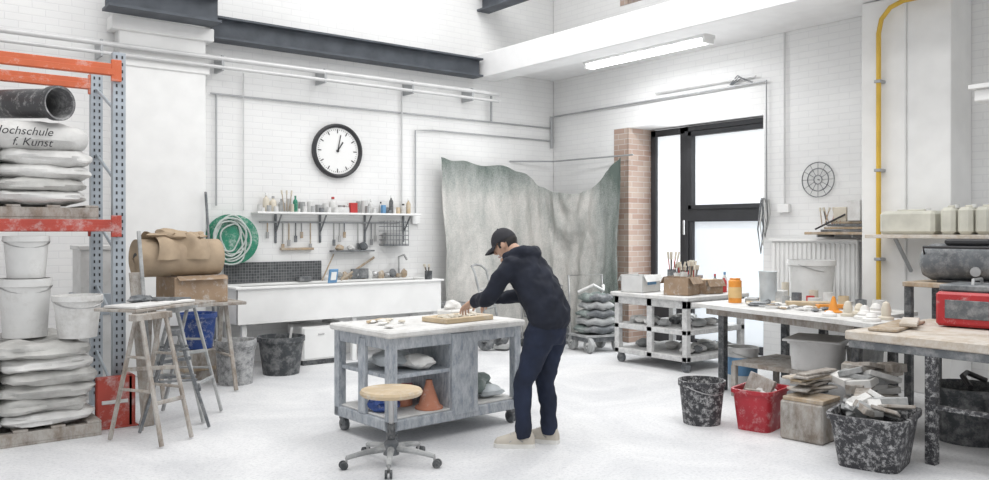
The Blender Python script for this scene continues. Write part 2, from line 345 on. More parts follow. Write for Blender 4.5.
# clock
b=B('wall_clock');b.T=Matrix.Translation((5.0,9.745,2.64))@Matrix.Rotation(math.pi/2,4,'X')
b.lathe([(0,0),(.35,0),(.355,.03),(.35,.06),(.33,.065),(.305,.05),(.303,.03),(0,.03)],(0,0,0),m_black,48)
b.lathe([(.302,.031),(0,.031)],(0,0,0),m_clockf,48)
for i in range(60):
    a=i*math.pi/30;L_=.05 if i%5==0 else .014;w=.012 if i%5==0 else .004;rr_=.28-L_/2
    b.box((rr_*math.sin(a),rr_*math.cos(a),.034),(w,L_,.003),m_black,rot=(0,0,-a),bev=0)
for a,l,w in ((math.radians(33),.15,.016),(math.radians(12),.23,.011)):
    b.box((l/2*math.sin(a)*.85,l/2*math.cos(a)*.85,.04),(w,l,.004),m_black,rot=(0,0,-a),bev=0)
b.lathe([(.018,.03),(.018,.048),(0,.048)],(0,0,0),m_black,12);b.done()

# tarp
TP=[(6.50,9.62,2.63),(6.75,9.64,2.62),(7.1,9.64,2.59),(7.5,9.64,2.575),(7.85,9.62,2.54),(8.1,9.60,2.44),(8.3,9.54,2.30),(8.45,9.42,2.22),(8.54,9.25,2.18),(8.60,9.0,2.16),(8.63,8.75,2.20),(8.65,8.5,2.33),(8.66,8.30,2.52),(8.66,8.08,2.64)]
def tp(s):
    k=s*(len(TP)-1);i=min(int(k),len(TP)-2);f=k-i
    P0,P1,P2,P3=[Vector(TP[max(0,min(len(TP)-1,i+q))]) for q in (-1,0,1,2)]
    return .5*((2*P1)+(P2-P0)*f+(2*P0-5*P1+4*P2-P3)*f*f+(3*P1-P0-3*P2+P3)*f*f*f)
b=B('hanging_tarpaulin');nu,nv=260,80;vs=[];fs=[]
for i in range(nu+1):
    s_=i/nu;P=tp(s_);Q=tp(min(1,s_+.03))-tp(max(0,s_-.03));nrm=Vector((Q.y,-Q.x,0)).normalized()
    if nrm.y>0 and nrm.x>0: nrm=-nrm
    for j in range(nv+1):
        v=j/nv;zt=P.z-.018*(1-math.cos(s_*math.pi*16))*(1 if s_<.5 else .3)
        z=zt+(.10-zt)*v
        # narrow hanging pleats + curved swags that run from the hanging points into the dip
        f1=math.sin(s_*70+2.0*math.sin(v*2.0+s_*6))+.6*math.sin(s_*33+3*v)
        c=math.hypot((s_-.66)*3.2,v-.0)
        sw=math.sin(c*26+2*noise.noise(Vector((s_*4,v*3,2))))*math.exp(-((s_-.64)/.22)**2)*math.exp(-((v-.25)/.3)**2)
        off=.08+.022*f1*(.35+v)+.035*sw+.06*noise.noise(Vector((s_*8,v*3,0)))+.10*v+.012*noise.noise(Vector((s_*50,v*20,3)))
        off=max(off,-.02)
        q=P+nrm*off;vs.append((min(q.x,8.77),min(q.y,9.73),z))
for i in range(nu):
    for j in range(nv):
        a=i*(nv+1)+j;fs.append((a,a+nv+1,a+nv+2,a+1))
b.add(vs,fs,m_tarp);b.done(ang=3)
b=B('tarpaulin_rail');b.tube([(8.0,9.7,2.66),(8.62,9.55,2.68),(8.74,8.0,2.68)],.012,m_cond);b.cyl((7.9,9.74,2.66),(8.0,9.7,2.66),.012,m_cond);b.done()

# ---------------------------------------------------------------- back wall furniture
b=B('trough_sink')
b.bx((3.43,9.07,.54),(6.19,9.10,.95),m_white);b.bx((3.43,9.67,.54),(6.19,9.70,.95),m_white)
b.bx((3.43,9.07,.54),(3.46,9.70,.95),m_white);b.bx((6.16,9.07,.54),(6.19,9.70,.95),m_white);b.bx((3.45,9.09,.60),(6.17,9.68,.63),m_white)
b.bx((3.40,9.04,.94),(6.22,9.14,.965),m_white);b.bx((3.40,9.62,.94),(6.22,9.73,.965),m_white);b.bx((3.40,9.14,.94),(3.52,9.62,.965),m_white);b.bx((6.1,9.14,.94),(6.22,9.62,.965),m_white)
for x in (3.5,4.9,6.1):
    for y in (9.12,9.62): b.bx((x,y,0),(x+.06,y+.06,.56),m_white)
b.bx((4.72,9.1,.0),(4.76,9.6,.5),m_white)
b.done()
b=B('trim_tile_backsplash');b.bx((3.52,9.73,.97),(4.78,9.748,1.22),m_tile,0);b.done()
b=B('low_cabinet');b.bx((4.22,9.1,.06),(4.68,9.5,.46),m_white,.01);b.bx((4.24,9.085,.08),(4.66,9.1,.44),m_white);b.bx((4.24,9.12,0),(4.66,9.48,.06),m_blackd2);b.bx((4.42,9.07,.36),(4.5,9.085,.375),m_metal);b.done()
b=B('sink_tools')
b.box((4.5,9.66,1.0),(.16,.12,.06),m_gdark);b.box((4.62,9.09,1.055),(.13,.02,.17),m_bluel,rot=(.2,0,.2));b.box((4.62,9.075,1.055),(.08,.01,.1),m_white,rot=(.2,0,.2))
for i in range(14):
    x=4.82+i*.09;b.blob((x,9.68,1.0+.015*(i%3)),(.05,.03,.035+.03*(i%2)),R.choice([m_wood,m_gdark,m_plasd,m_gfab,m_metal]),.2,i,2)
b.box((5.3,9.67,1.04),(.25,.04,.13),m_gdark);b.tube([(5.9,9.67,.97),(5.9,9.67,1.25),(5.88,9.5,1.28),(5.87,9.42,1.22)],.014,m_metal)
b.beam((5.0,9.62,.97),(5.55,9.72,1.25),.01,.03,m_wood);b.beam((4.75,9.65,.97),(4.95,9.72,1.3),.01,.02,m_wood)
b.done()
b=B('utensil_pot',(6.0,9.09,.967));tin(b,0,0,0,.05,.11,m_blackd2)
for i in range(5): brush(b,0,0,.01,R.choice([m_wood,m_black]),.15,(R.uniform(-.05,.05),R.uniform(-.03,.03)))
b.done()
b=B('wall_shelf')
b.bx((3.85,9.52,1.81),(6.17,9.745,1.835),m_white)
for x in (4.15,4.75,5.4,6.0):
    b.bx((x,9.73,1.45),(x+.03,9.745,1.81),m_gdark);b.beam((x+.015,9.735,1.58),(x+.015,9.56,1.80),.02,.015,m_gdark)
b.bx((3.95,9.725,1.70),(5.95,9.745,1.72),m_cond)
b.done()
b=B('shelf_bottles')
cols=[m_wbk,m_wbk,m_plasd,m_wbk,m_cream,m_cream,m_metal,m_gdark,m_woodl,m_gfab,m_wbk,m_blackd2,m_redc,m_plasd]
caps=[m_white,m_white,m_black,m_gfab,m_redc]
x=3.90
while x<6.1:
    r=R.uniform(.025,.05);h=R.uniform(.10,.24);m=R.choice(cols)
    if R.random()<.5: bottle(b,x+r,9.66,1.836,r,h*1.2,m,R.choice(caps))
    else: tin(b,x+r,9.66,1.836,r,h*.7,m)
    if R.random()<.6: tin(b,x+r,9.57,1.836,r*.7,h*.4,R.choice(cols))
    x+=2*r+R.uniform(.0,.035)
b.box((5.15,9.57,1.90),(.10,.06,.13),m_redc);b.box((5.6,9.57,1.89),(.05,.06,.11),m_bluel);b.box((5.0,9.57,1.87),(.16,.06,.07),m_wbk);bottle(b,4.35,9.57,1.836,.03,.2,m_green,m_green)
for dx in (-.03,0,.03): brush(b,4.25+dx,9.60,1.85,m_wood,.2,(dx,0))
b.done()
b=B('hanging_tools')
for i,x in enumerate((4.05,4.25,4.33,4.42,4.5,4.62,4.95,5.03,5.1,5.3,5.5,5.56)):
    h=.12+.05*((i*3)%4);b.cyl((x,9.715,1.70),(x,9.715,1.70-h),.009,R.choice([m_wood,m_metal,m_gdark]),seg=6);b.box((x,9.712,1.70-h-.03),(.04,.012,.08),R.choice([m_metal,m_gdark,m_wood]))
b.bx((4.22,9.69,1.36),(4.66,9.745,1.39),m_wood);b.bx((4.9,9.62,1.33),(5.5,9.745,1.35),m_gdark)
b.blob((5.0,9.66,1.38),(.06,.05,.04),m_wood,.2,3,2);b.blob((5.17,9.67,1.38),(.05,.05,.035),m_plasd,.2,4,2);b.blob((5.36,9.67,1.40),(.06,.05,.055),m_gdark,.2,4,2);b.done()
b=B('wire_basket')
for z in (1.42,1.48,1.54,1.60,1.66,1.72): b.tube([(5.62,9.72,z),(5.62,9.58,z),(6.0,9.58,z),(6.0,9.72,z)],.005,m_gdark,5)
for k in range(9): b.cyl((5.62+k*.0475,9.58,1.40),(5.62+k*.0475,9.58,1.74),.004,m_gdark,seg=5)
b.bx((5.62,9.58,1.40),(6.0,9.72,1.41),m_gdark);b.box((5.8,9.66,1.5),(.26,.1,.16),m_metal);b.done()
b=B('hose_reel');b.T=Matrix.Translation((3.58,9.735,1.50))@Matrix.Rotation(math.pi/2,4,'X')
b.lathe([(0,0),(.27,0),(.30,.02),(.30,.04),(.15,.05),(.14,.16),(.29,.17),(.29,.19),(.2,.2),(.06,.21),(0,.21)],(0,0,0),m_green,32)
for k in range(6):
    rr_=.17+.035*(k%3);ox=-.09+.02*(k%4);b.tube([(ox+rr_*math.cos(t)*.85+.02*math.sin(3*t+k),.04+rr_*math.sin(t)*(1.05+.04*(k%3))-.012*k,.215+.012*(k%3)+.01*math.sin(2*t+k)) for t in [i*2*math.pi/30 for i in range(30)]],.0105,m_hose,7,True)
b.done()
b=B('leaning_strip');b.beam((3.3,9.35,0),(3.22,9.5,2.05),.03,.02,m_gdark);b.done()

# ---------------------------------------------------------------- left zone
rk=B('pallet_rack')
for y in (7.45,8.25):
    b=rk;x=1.79
    b.bx((x-.05,y-.035,0),(x-.042,y+.035,3.10),m_galv,.001);b.bx((x+.042,y-.035,0),(x+.05,y+.035,3.10),m_galv,.001)
    b.bx((x-.05,y-.04,0),(x+.05,y-.033,3.10),m_galv,.001)
    for k in range(50):
        z=.12+k*.06
        for dx in (-.022,.022): b.box((x+dx,y-.042,z),(.012,.006,.026),m_black,bev=0)
    b.bx((x-.07,y-.07,0),(x+.07,y+.07,.012),m_galv)
for k in range(5): rk.beam((1.79,7.47,.2+k*.6),(1.79,8.23,.5+k*.6),.02,.03,m_galv)
for y in (7.405,8.25):
    for z,m in ((2.96,m_orange),(1.66,m_red)):
        rk.bx((-1.4,y-.025,z-.065),(1.745,y+.015,z+.035),m);rk.bx((-1.4,y-.035,z-.06),(1.74,y-.025,z-.01),m,.002)
        rk.bx((1.72,y-.03,z-.11),(1.80,y+.0,z+.07),m)
rk.bx((-1.4,7.42,1.66),(1.74,8.24,1.69),m_woodg)
for x in (-1.4,):
    rk.bx((x-.05,7.41,0),(x+.05,7.48,3.10),m_galv);rk.bx((x-.05,8.21,0),(x+.05,8.28,3.1),m_galv)
rk.done()
b=B('rack_foot_guard');b.bx((1.56,7.18,0),(1.84,7.24,.42),m_red,.01);b.bx((1.80,7.18,0),(1.86,7.36,.42),m_red,.01);b.bx((1.54,7.16,0),(1.88,7.37,.012),m_red);b.bx((1.60,7.17,.2),(1.8,7.178,.23),m_wbk);b.done()
def pallet(name,x0,x1,y0,y1,z):
    b=B(name)
    for i in range(5):
        xx=x0+(x1-x0-.1)*i/4;b.bx((xx,y0,z+.10),(xx+.1,y1,z+.12),m_woodg)
    for i in range(3):
        yy=y0+(y1-y0-.08)*i/2;b.bx((x0,yy,z+.02),(x1,yy+.08,z+.10),m_woodg);b.bx((x0,yy,z),(x1,yy+.08,z+.02),m_woodg)
    b.done()
pallet('wooden_pallet',.4,1.64,7.46,8.2,1.692)
b=B('plaster_sacks')
z=1.825
for k,h in enumerate((.10,.10,.11,.12)):
    for i in range(2):
        b.pillow((1.25-.68*i+R.uniform(-.04,.03),7.80,z+h/2),(.70,.76,h*1.35),m_bag if k!=1 else m_bag2,0,seed=k*3+i)
    z+=h
b.pillow((1.22,7.79,z+.105),(.74,.74,.27),m_bag,.03,seed=30,e=.5,amp=.06);b.pillow((.5,7.79,z+.11),(.68,.74,.25),m_bag,0,seed=31)
b.done()
for txt,x,zz in (('Hochschule',.86,2.36),('f. Kunst',1.0,2.275)):
    cu=bpy.data.curves.new('sack_lettering','FONT');cu.body=txt;cu.size=.09;cu.extrude=.001;cu.shear=.3;cu.materials.append(m_black)
    o=bpy.data.objects.new('sack_lettering',cu);bpy.context.collection.objects.link(o);o.location=(x,7.40,zz);o.rotation_euler=(math.pi/2,0,0)
b=B('black_pipe');A0=Vector((.80,8.50,2.70));A1=Vector((1.34,7.40,2.63));d=(A1-A0).normalized()
b.tube([A0,A1-d*.07,A1-d*.069,A1-d*.001,A1],[.120,.120,.140,.140,.136],m_tube,36,caps=False)
b.tube([A1,A1-d*.004,A1-d*.10,A1-d*.5,A1-d*1.15],[.136,.122,.112,.108,.108],m_tubei,36,caps=False);b.done()
pallet('wooden_pallet',.45,1.56,7.0,8.15,0)
b=B('plaster_sacks')
z=.122
for k in range(6):
    h=.102
    for i in range(2):
        for j in range(2):
            b.pillow((1.20-.66*i+R.uniform(-.05,.03),7.28+.56*j,z+h/2),(.66,.58,h*1.4),m_bag2 if (k*3+i)%4 else m_bag,R.uniform(-.08,.08),seed=50+k*5+i+j*2,amp=.12)
    z+=h
b.done()
bucket('plaster_bucket',1.10,7.46,.765,.185,.46,m_wbk,None,.85).done()
bucket('plaster_bucket',1.11,7.47,1.23,.160,.33,m_wbk,None,.85).done()
bucket('plaster_bucket',1.42,7.16,.765,.175,.33,m_plasd,m_plas,.8).done()
b=B('plastic_bin',(1.90,8.72,0));b.prism([(-.2,-.2),(.2,-.2),(.2,.2),(-.2,.2)],0,.8,m_wbk);b.bx((-.21,-.21,.8),(.21,.21,1.0),m_galv);b.prism([(-.18,-.18),(.18,-.18),(.18,.18),(-.18,.18)],1.0,1.42,m_wbk);b.bx((-.2,-.2,1.42),(.2,.2,1.46),m_wbk);b.done()
b=B('leaning_boards')
b.beam((1.93,7.08,0),(1.90,7.36,1.25),.10,.016,m_woodg);b.beam((1.98,7.1,0),(1.93,7.36,1.6),.03,.02,m_gfab);b.done()
def sawhorse(name,x,y,rz,h=1.0,w=.5,m=m_woodg,t=.032):
    b=B(name,(x,y,0),rz)
    b.box((0,0,h-.03),(w,.08,.05),m)
    for sx in (-1,1):
        for sy in (-1,1):
            b.beam((sx*(w/2-.06),sy*.03,h-.05),(sx*(w/2-.03),sy*.26,0.012),t,.024,m)
        b.beam((sx*(w/2-.05),-.17,.40),(sx*(w/2-.05),.17,.40),.03,.018,m);b.beam((sx*(w/2-.05),-.11,.65),(sx*(w/2-.05),.11,.65),.03,.018,m)
    b.beam((-(w/2-.05),-.19,.32),(w/2-.05,-.19,.32),.018,.03,m);b.beam((-(w/2-.05),.13,.55),(w/2-.05,-.13,.55),.018,.03,m)
    return b
sawhorse('sawhorse',1.82,6.60,.5,.98,.36).done()
sawhorse('sawhorse',2.25,7.22,.9,.98,.50,m_gfab).done()
b=sawhorse('sawhorse',2.08,6.88,1.3,.82,.30,m_gdark,.022);b.done()
b=B('plaster_board',(1.98,6.98,.0),.6);b.box((0,0,.995),(.95,.40,.022),m_woodg);b.box((-.25,-.02,1.018),(.4,.3,.02),m_plasd);b.box((.2,.03,1.03),(.35,.2,.035),m_gdark,rot=(0,.08,.3));b.box((.1,-.1,1.02),(.3,.1,.02),m_plas,rot=(0,0,-.2));b.blob((-.1,.1,1.05),(.12,.05,.03),m_gdark,.3,3);b.done()
b=B('trestle_table',(2.66,8.34,0));b.box((0,0,.88),(.95,.60,.03),m_woodg)
for sx in (-.35,.35): 
    for sy in (-1,1): b.beam((sx,sy*.05,.86),(sx+.03,sy*.27,0.012),.04,.025,m_woodg)
    b.beam((sx,-.2,.35),(sx,.2,.35),.04,.02,m_woodg)
b.done()
b=B('cardboard_box',(2.68,8.30,.896),.15);b.box((0,0,.13),(.55,.4,.26),m_card);b.box((0,-.22,.25),(.5,.08,.006),m_card,rot=(.5,0,0));b.done()
b=B('kraft_paper_roll',(2.52,8.24,1.162),.1)
b.tube([(-.4,0,.18),(-.4,0,.18),(.4,0,.18),(.4,0,.18)],[.03,.18,.18,.03],m_card2,28)
b.tube([(-.405,0,.18),(-.39,0,.18)],[.05,.05],m_black,16)
vs=[];fs=[];n1,n2=24,16
for i in range(n1+1):
    for j in range(n2+1):
        u=i/n1;v=j/n2;th=math.pi*(1.02-v*.95);r_=.21+.05*noise.noise(Vector((u*5,v*4,1)))+.03*math.sin(u*9+v*3)
        vs.append((-.28+.5*u+.03*math.sin(v*6),r_*math.cos(th),.18+r_*math.sin(th)))
for i in range(n1):
    for j in range(n2):
        a=i*(n2+1)+j;fs.append((a,a+1,a+n2+2,a+n2+1))
b.add(vs,fs,m_card2);b.blob((-.12,-.05,.40),(.16,.1,.05),m_card2,.35,3);b.blob((.15,-.03,.39),(.1,.1,.04),m_card2,.35,5);b.done(ang=1)
bucket('spattered_bucket',3.20,8.52,0,.205,.46,m_gbk,m_plas,.85).done()
b=bucket('black_tub',3.83,8.80,0,.25,.42,m_blackd2,None,.8,False);b.beam((.05,0,.05),(.15,.05,.5),.03,.01,m_wbk);b.done()
b=B('wooden_crate',(3.0,9.12,0));b.bx((-.2,-.2,0),(.2,.2,.32),m_woodg);b.bx((-.21,-.21,.1),(.21,.21,.14),m_wood);b.done()
bucket('blue_tub',3.0,9.12,.325,.20,.38,m_blue,None,.8,False).done()

# ---------------------------------------------------------------- centre bench
BX=(3.12,5.24,0);BR=math.radians(3)
b=B('workbench',BX,BR);W,D=1.31,.80
b.box((W/2,D/2,.835),(W+.06,D+.06,.05),m_plasd,bev=.012)
b.bx((.02,.01,.72),(W-.02,.05,.81),m_bgrey);b.bx((.02,D-.05,.72),(W-.02,D-.01,.81),m_bgrey);b.bx((.01,.02,.72),(.05,D-.02,.81),m_bgrey);b.bx((W-.05,.02,.72),(W-.01,D-.02,.81),m_bgrey)
for x in (.0,W-.07):
    for y in (0,D-.07): b.bx((x,y,.12),(x+.07,y+.07,.81),m_bgrey)
b.bx((.58,-.005,.16),(.84,.03,.80),m_bgrey);b.bx((.58,.03,.16),(.62,D-.03,.78),m_bgrey)
b.bx((0,0,.12),(W,D,.20),m_bgrey,.008);b.bx((.03,.03,.20),(W-.03,D-.03,.215),m_plasd)
b.bx((.03,.03,.50),(.59,D-.03,.53),m_bgrey)
b.bx((0,.34,.2),(.03,.44,.78),m_bgrey)
for x in (.06,W-.06):
    for y in (.06,D-.06):
        b.box((x,y,.105),(.06,.07,.03),m_gdark);b.tube([(x-.02,y,.05),(x-.02,y,.05),(x+.02,y,.05),(x+.02,y,.05)],[.02,.05,.05,.02],m_gdark,18)
b.done()
bx=lambda u,v:(BX[0]+u*math.cos(BR)-v*math.sin(BR),BX[1]+u*math.sin(BR)+v*math.cos(BR))
def on(u,v,z): q=bx(u,v);return (q[0],q[1],z)
b=B('terracotta_pots',on(.46,.14,.217));
b.lathe([(0,0),(.11,0),(.11,.015),(.085,.03),(.03,.19),(.025,.22),(0,.22)],(0,0,0),m_terra,20)
b.lathe([(0,0),(.08,0),(.08,.03),(.055,.13),(.05,.15),(0,.15)],(-.1,.23,0),m_terra,20);b.done()
b=B('blue_bag',on(.14,.3,.217));b.blob((0,0,.06),(.12,.12,.06),m_blue,.25,4);b.done()
b=B('polythene_bags',on(.25,.35,.532));b.blob((0,0,.07),(.17,.2,.07),m_plastw,.2,6);b.blob((.12,-.2,.06),(.12,.12,.055),m_plasd,.2,8);b.done()
b=B('cloth_bundle',on(1.02,.3,.217));b.blob((0,0,.09),(.2,.15,.085),m_olive,.2,9);b.blob((.08,-.14,.05),(.12,.08,.045),m_plastw,.2,2);b.done()
b=B('red_rag',on(.5,.5,.217));b.blob((0,0,.07),(.07,.12,.065),m_redb,.2,5);b.done()
b=B('plaster_mould',on(.86,.28,.862),.12)
for y in (-.13,.13): b.box((0,y,.02),(.52,.05,.04),m_woodl)
for x in (-.24,.24): b.box((x,0,.02),(.05,.22,.04),m_woodl)
b.box((0,0,.012),(.44,.22,.02),m_plas)
for i in range(4): b.blob((-.16+.11*i,.02*(i%2),.035),(.05,.05,.022),m_cream,.3,i,2)
b.done()
b=B('plaster_offcuts',on(.3,.4,.864))
for i in range(9): b.blob((R.uniform(-.22,.22),R.uniform(-.3,.3),.012),(R.uniform(.02,.05),R.uniform(.02,.05),.010),R.choice([m_plas,m_plasd,m_cream]),.15,i,2)
b.box((-.05,.2,.012),(.22,.03,.02),m_woodl,rot=(0,0,.5));b.done()
b=B('plaster_slab',on(1.1,.6,.862),.1);b.box((0,0,.03),(.3,.2,.06),m_plas,bev=.015);b.blob((-.05,0,.08),(.08,.06,.05),m_plas,.2,3);b.done()
# stool
b=B('swivel_stool',(2.93,4.90,0))
b.lathe([(0,.475),(.20,.475),(.212,.485),(.215,.50),(.205,.515),(0,.518)],(0,0,0),m_woodl,36)
b.lathe([(.10,.455),(.10,.475),(0,.475)],(0,0,0),m_gdark,20,True)
b.cyl((0,0,.10),(0,0,.28),.027,m_blackd2);b.cyl((0,0,.26),(0,0,.46),.018,m_metal);b.lathe([(.055,.07),(.05,.15),(.03,.17)],(0,0,0),m_gdark,16,True)
for k in range(5):
    a=k*2*math.pi/5+.35;c,s_=math.cos(a),math.sin(a)
    b.tube([(0,0,.115),(c*.18,s_*.18,.10),(c*.31,s_*.31,.075)],[.026,.02,.016],m_gfab,8)
    b.cyl((c*.31,s_*.31,.03),(c*.31,s_*.31,.08),.009,m_metal,seg=8)
    for o in (-.016,.016): b.cyl((c*.33-s_*(o-.008),s_*.33+c*(o-.008),.028),(c*.33-s_*(o+.008),s_*.33+c*(o+.008),.028),.028,m_blackd2,seg=14)
b.done()

# ---------------------------------------------------------------- person
pe=bpy.data.objects.new('person',None);bpy.context.collection.objects.link(pe);pe.location=(4.03,4.74,0);pe.rotation_euler=(0,0,math.radians(16))
b=B('hoodie',parent=pe)
b.loft([((0,-.175,.90),.165,.13),((0,-.18,.93),.182,.148),((0,-.175,.98),.185,.152),((0,-.145,1.06),.182,.155),((0,-.085,1.16),.188,.155),((0,-.02,1.26),.195,.148),((0,.035,1.34),.185,.13),((0,.065,1.38),.145,.105),((0,.10,1.42),.085,.08),((0,.115,1.44),.07,.07)],m_hood)
for sx in (-1,1):
    b.loft([((sx*.12,.03,1.355),.07,.07),((sx*.175,.045,1.34),.080,.080),((sx*.22,.08,1.27),.072,.074),((sx*.24,.13,1.19),.066,.068),((sx*.25,.18,1.12),.062,.064),((sx*.235,.22,1.09),.060,.061),((sx*.205,.28,1.08),.056,.057),((sx*.165,.36,1.07),.050,.050),((sx*.145,.40,1.065),.047,.047),((sx*.135,.425,1.063),.038,.038)],m_hood,16,ref=(0,.3,1))
b.tube([(.11,.15,1.40),(.115,.07,1.43),(.07,-.01,1.44),(0,-.04,1.425),(-.07,-.01,1.44),(-.115,.07,1.43),(-.11,.15,1.40)],[.03,.045,.055,.062,.055,.045,.03],m_hood,12)
ob=b.done(remesh=.010,smooth=4)
tx=bpy.data.textures.new('wr','CLOUDS');tx.noise_scale=.09;tx.noise_depth=1
dm=ob.modifiers.new('folds','DISPLACE');dm.texture=tx;dm.strength=.035;dm.mid_level=.5
b=B('jeans',parent=pe)
b.loft([((0,-.16,1.0),.14,.115),((0,-.165,.93),.165,.135),((0,-.165,.86),.172,.142),((0,-.15,.79),.16,.12)],m_jean)
LG={-1:(.05,.02),1:(-.03,-.03)}
for sx in (-1,1):
    k=LG[sx][0];kx=LG[sx][1]
    b.loft([((sx*.085,-.16,.88),.090,.12),((sx*.09,-.145,.78),.092,.114),((sx*.095,-.11+k*.3,.66),.083,.097),((sx*.10,-.07+k*.6,.53),.070,.080),((sx*.10,-.055+k*.8,.46),.066,.073),((sx*.105,-.07+k,.34),.062,.070),((sx*.11,-.075+k,.2),.056,.062),((sx*.11,-.075+k,.11),.057,.064),((sx*.11,-.075+k,.07),.058,.066)],m_jean,18)
ob=b.done(remesh=.010,smooth=3)
dm=ob.modifiers.new('folds','DISPLACE');dm.texture=tx;dm.strength=.028;dm.mid_level=.5
for sx in (-1,1):
    k=LG[sx][0]
    b=B('shoe_left' if sx<0 else 'shoe_right',(sx*.11,-.075+k,0),math.radians(30 if sx<0 else 12),parent=pe)
    def sole(y):
        t=(y+.07)/.28
        return .034+.016*math.sin(min(1,max(0,t))*math.pi*.9)+.004*(t>.5)
    ys=[-.085,-.07,-.03,.02,.07,.12,.16,.195,.215]
    hs=[.055,.09,.105,.10,.088,.068,.055,.045,.018]
    RG=[];RS=[]
    for y,h in zip(ys,hs):
        w=sole(y)*(.55 if y in(-.085,.215) else 1)
        RG.append([(w*math.cos(t)*(1 if math.sin(t)<0 else .9),y,.024+max(0,math.sin(t))**.8*h) for t in [math.pi*i/11 for i in range(12)]])
        RS.append([(w*1.08*c,y*1.02,z) for c,z in ((1,.03),(-1,.03),(-1,0),(1,0))])
    b.rings(RG,m_shoe,True);b.rings(RS,m_sole,True)
    for y in (.03,.05,.07,.09): b.tube([(-.024,y,.112-(y-.03)*.3),(0,y+.004,.12-(y-.03)*.3),(.024,y,.112-(y-.03)*.3)],.004,m_gfab,5)
    b.tube([(-.046,.0,.05),(-.03,.05,.075),(-.046,.10,.045)],.004,m_gfab,5)
    b.done()
hd=bpy.data.objects.new('head_pivot',None);bpy.context.collection.objects.link(hd);hd.parent=pe;hd.location=(0,.215,1.50);hd.rotation_euler=(math.radians(-30),0,math.radians(14))
b=B('neck',parent=pe);b.loft([((0,.08,1.38),.055,.058),((0,.12,1.44),.052,.056),((0,.18,1.48),.052,.058)],m_skin,16);b.done()
def headshape(x,y,z,g=1.0,face=True):
    X=x*.076;Y=y*.098;Z=z*.118
    if z<0:
        X*=1-.30*(-z)**1.5
        if y<0: Y*=1-.40*(-z)
        else: Y*=1-.04*(-z)
    if y>0 and face: X*=1-.08*y
    return X*g,Y*g,Z*g
def sph(b,fn,m,n1=32,n2=22,lo=-1.0,hi=1.0,cond=None):
    vs=[];fs=[]
    for i in range(n2+1):
        zz=math.sin(-math.pi/2+math.pi*(i/n2));zz=lo+(hi-lo)*(zz+1)/2;r=math.sqrt(max(0,1-zz*zz))
        for j in range(n1):
            a=2*math.pi*j/n1;vs.append(fn(r*math.cos(a),r*math.sin(a),zz))
    for i in range(n2):
        for j in range(n1):
            k=(j+1)%n1
            a=2*math.pi*(j+.5)/n1;zz=lo+(hi-lo)*(math.sin(-math.pi/2+math.pi*((i+.5)/n2))+1)/2
            if cond and not cond(math.cos(a),math.sin(a),zz): continue
            fs.append((i*n1+j,i*n1+k,(i+1)*n1+k,(i+1)*n1+j))
    b.add(vs,fs,m)
b=B('head',parent=hd)
sph(b,lambda x,y,z:headshape(x,y,z),m_skin)
b.loft([((0,.088,.022),.005,.006),((0,.098,.0),.008,.011),((0,.110,-.024),.013,.013),((0,.095,-.038),.012,.006)],m_skin,10)
b.blob((0,.080,-.098),(.026,.020,.020),m_skin,0,0,2)
for sx in (-1,1):
    b.blob((sx*.029,.083,.006),(.013,.009,.007),m_eye,0,0,2);b.box((sx*.029,.090,.026),(.028,.006,.005),m_hair)
    b.blob((sx*.077,-.004,-.012),(.009,.018,.030),m_skin,.1,1,2,rot=(.15,0,0))
b.box((0,.090,-.064),(.044,.010,.010),m_lip);b.done()
b=B('hair',parent=hd)
sph(b,lambda x,y,z:headshape(x,y,z,1.07),m_hair,cond=lambda x,y,z:(y<-.3 and z>-.6) or (y<.25 and z>.0) )
for sx in (-1,1): b.box((sx*.076,.024,-.002),(.006,.016,.04),m_hair)
b.done(ang=2)
b=B('cap',parent=hd)
sph(b,lambda x,y,z:(x*.086,y*.106,z*.122+.008),m_cap,lo=.12,hi=1.0);b.blob((0,0,.132),(.008,.008,.005),m_cap,0,0,1)
vs=[];fs=[]
for t in range(13):
    a=math.radians(20+140*t/12)
    for q,(r_,dz) in enumerate(((.98,0),(1.4,.004),(1.85,-.014))):
        c,s_=math.cos(a),math.sin(a);vs.append((.084*c,.104*s_+(r_-1)*.10*(s_**.7),.026+dz-.020*abs(c)*(q>0)))
n=len(vs);vs+=[(x,y,z-.006) for x,y,z in vs]
for t in range(12):
    for q in range(2):
        a=t*3+q;fs.append((a,a+1,a+4,a+3));fs.append((n+a,n+a+3,n+a+4,n+a+1))
    a=t*3+2;fs.append((a,n+a,n+a+3,a+3))
b.add(vs,fs,m_cap);b.done(ang=1)
def hand(side,loc,yaw,pitch):
    b=B('hand_left' if side<0 else 'hand_right',parent=pe)
    b.T=Matrix.Translation(loc)@Matrix.Rotation(yaw,4,'Z')@Matrix.Rotation(pitch,4,'X')
    b.loft([((0,-.03,0),.024,.020),((0,.0,0),.027,.019),((0,.04,-.002),.038,.017),((0,.085,-.004),.040,.015),((0,.095,-.006),.034,.012)],m_skin,16)
    for i,(x,l) in enumerate(((-.030,.068),(-.010,.078),(.010,.074),(.030,.060))):
        xx=x*(-side);pts=[Vector((xx,.080,-.003))]
        for k,f in enumerate((.45,.32,.23)):
            dd=Matrix.Rotation(-math.radians(15+k*26+i*5),3,'X')@Vector((xx*2.2,1,0)).normalized();pts.append(pts[-1]+dd*l*f*1.15)
        b.tube(pts,[.0095,.009,.008,.0066],m_skin,10)
    s2=-side
    b.tube([(s2*.020,.010,-.008),(s2*.042,.035,-.020),(s2*.048,.060,-.036),(s2*.042,.078,-.052)],[.014,.012,.0105,.008],m_skin,10)
    b.done(remesh=.0032,smooth=1)
hand(-1,(-.135,.43,1.06),math.radians(-12),math.radians(-28))
hand(1,(.135,.43,1.06),math.radians(12),math.radians(-28))
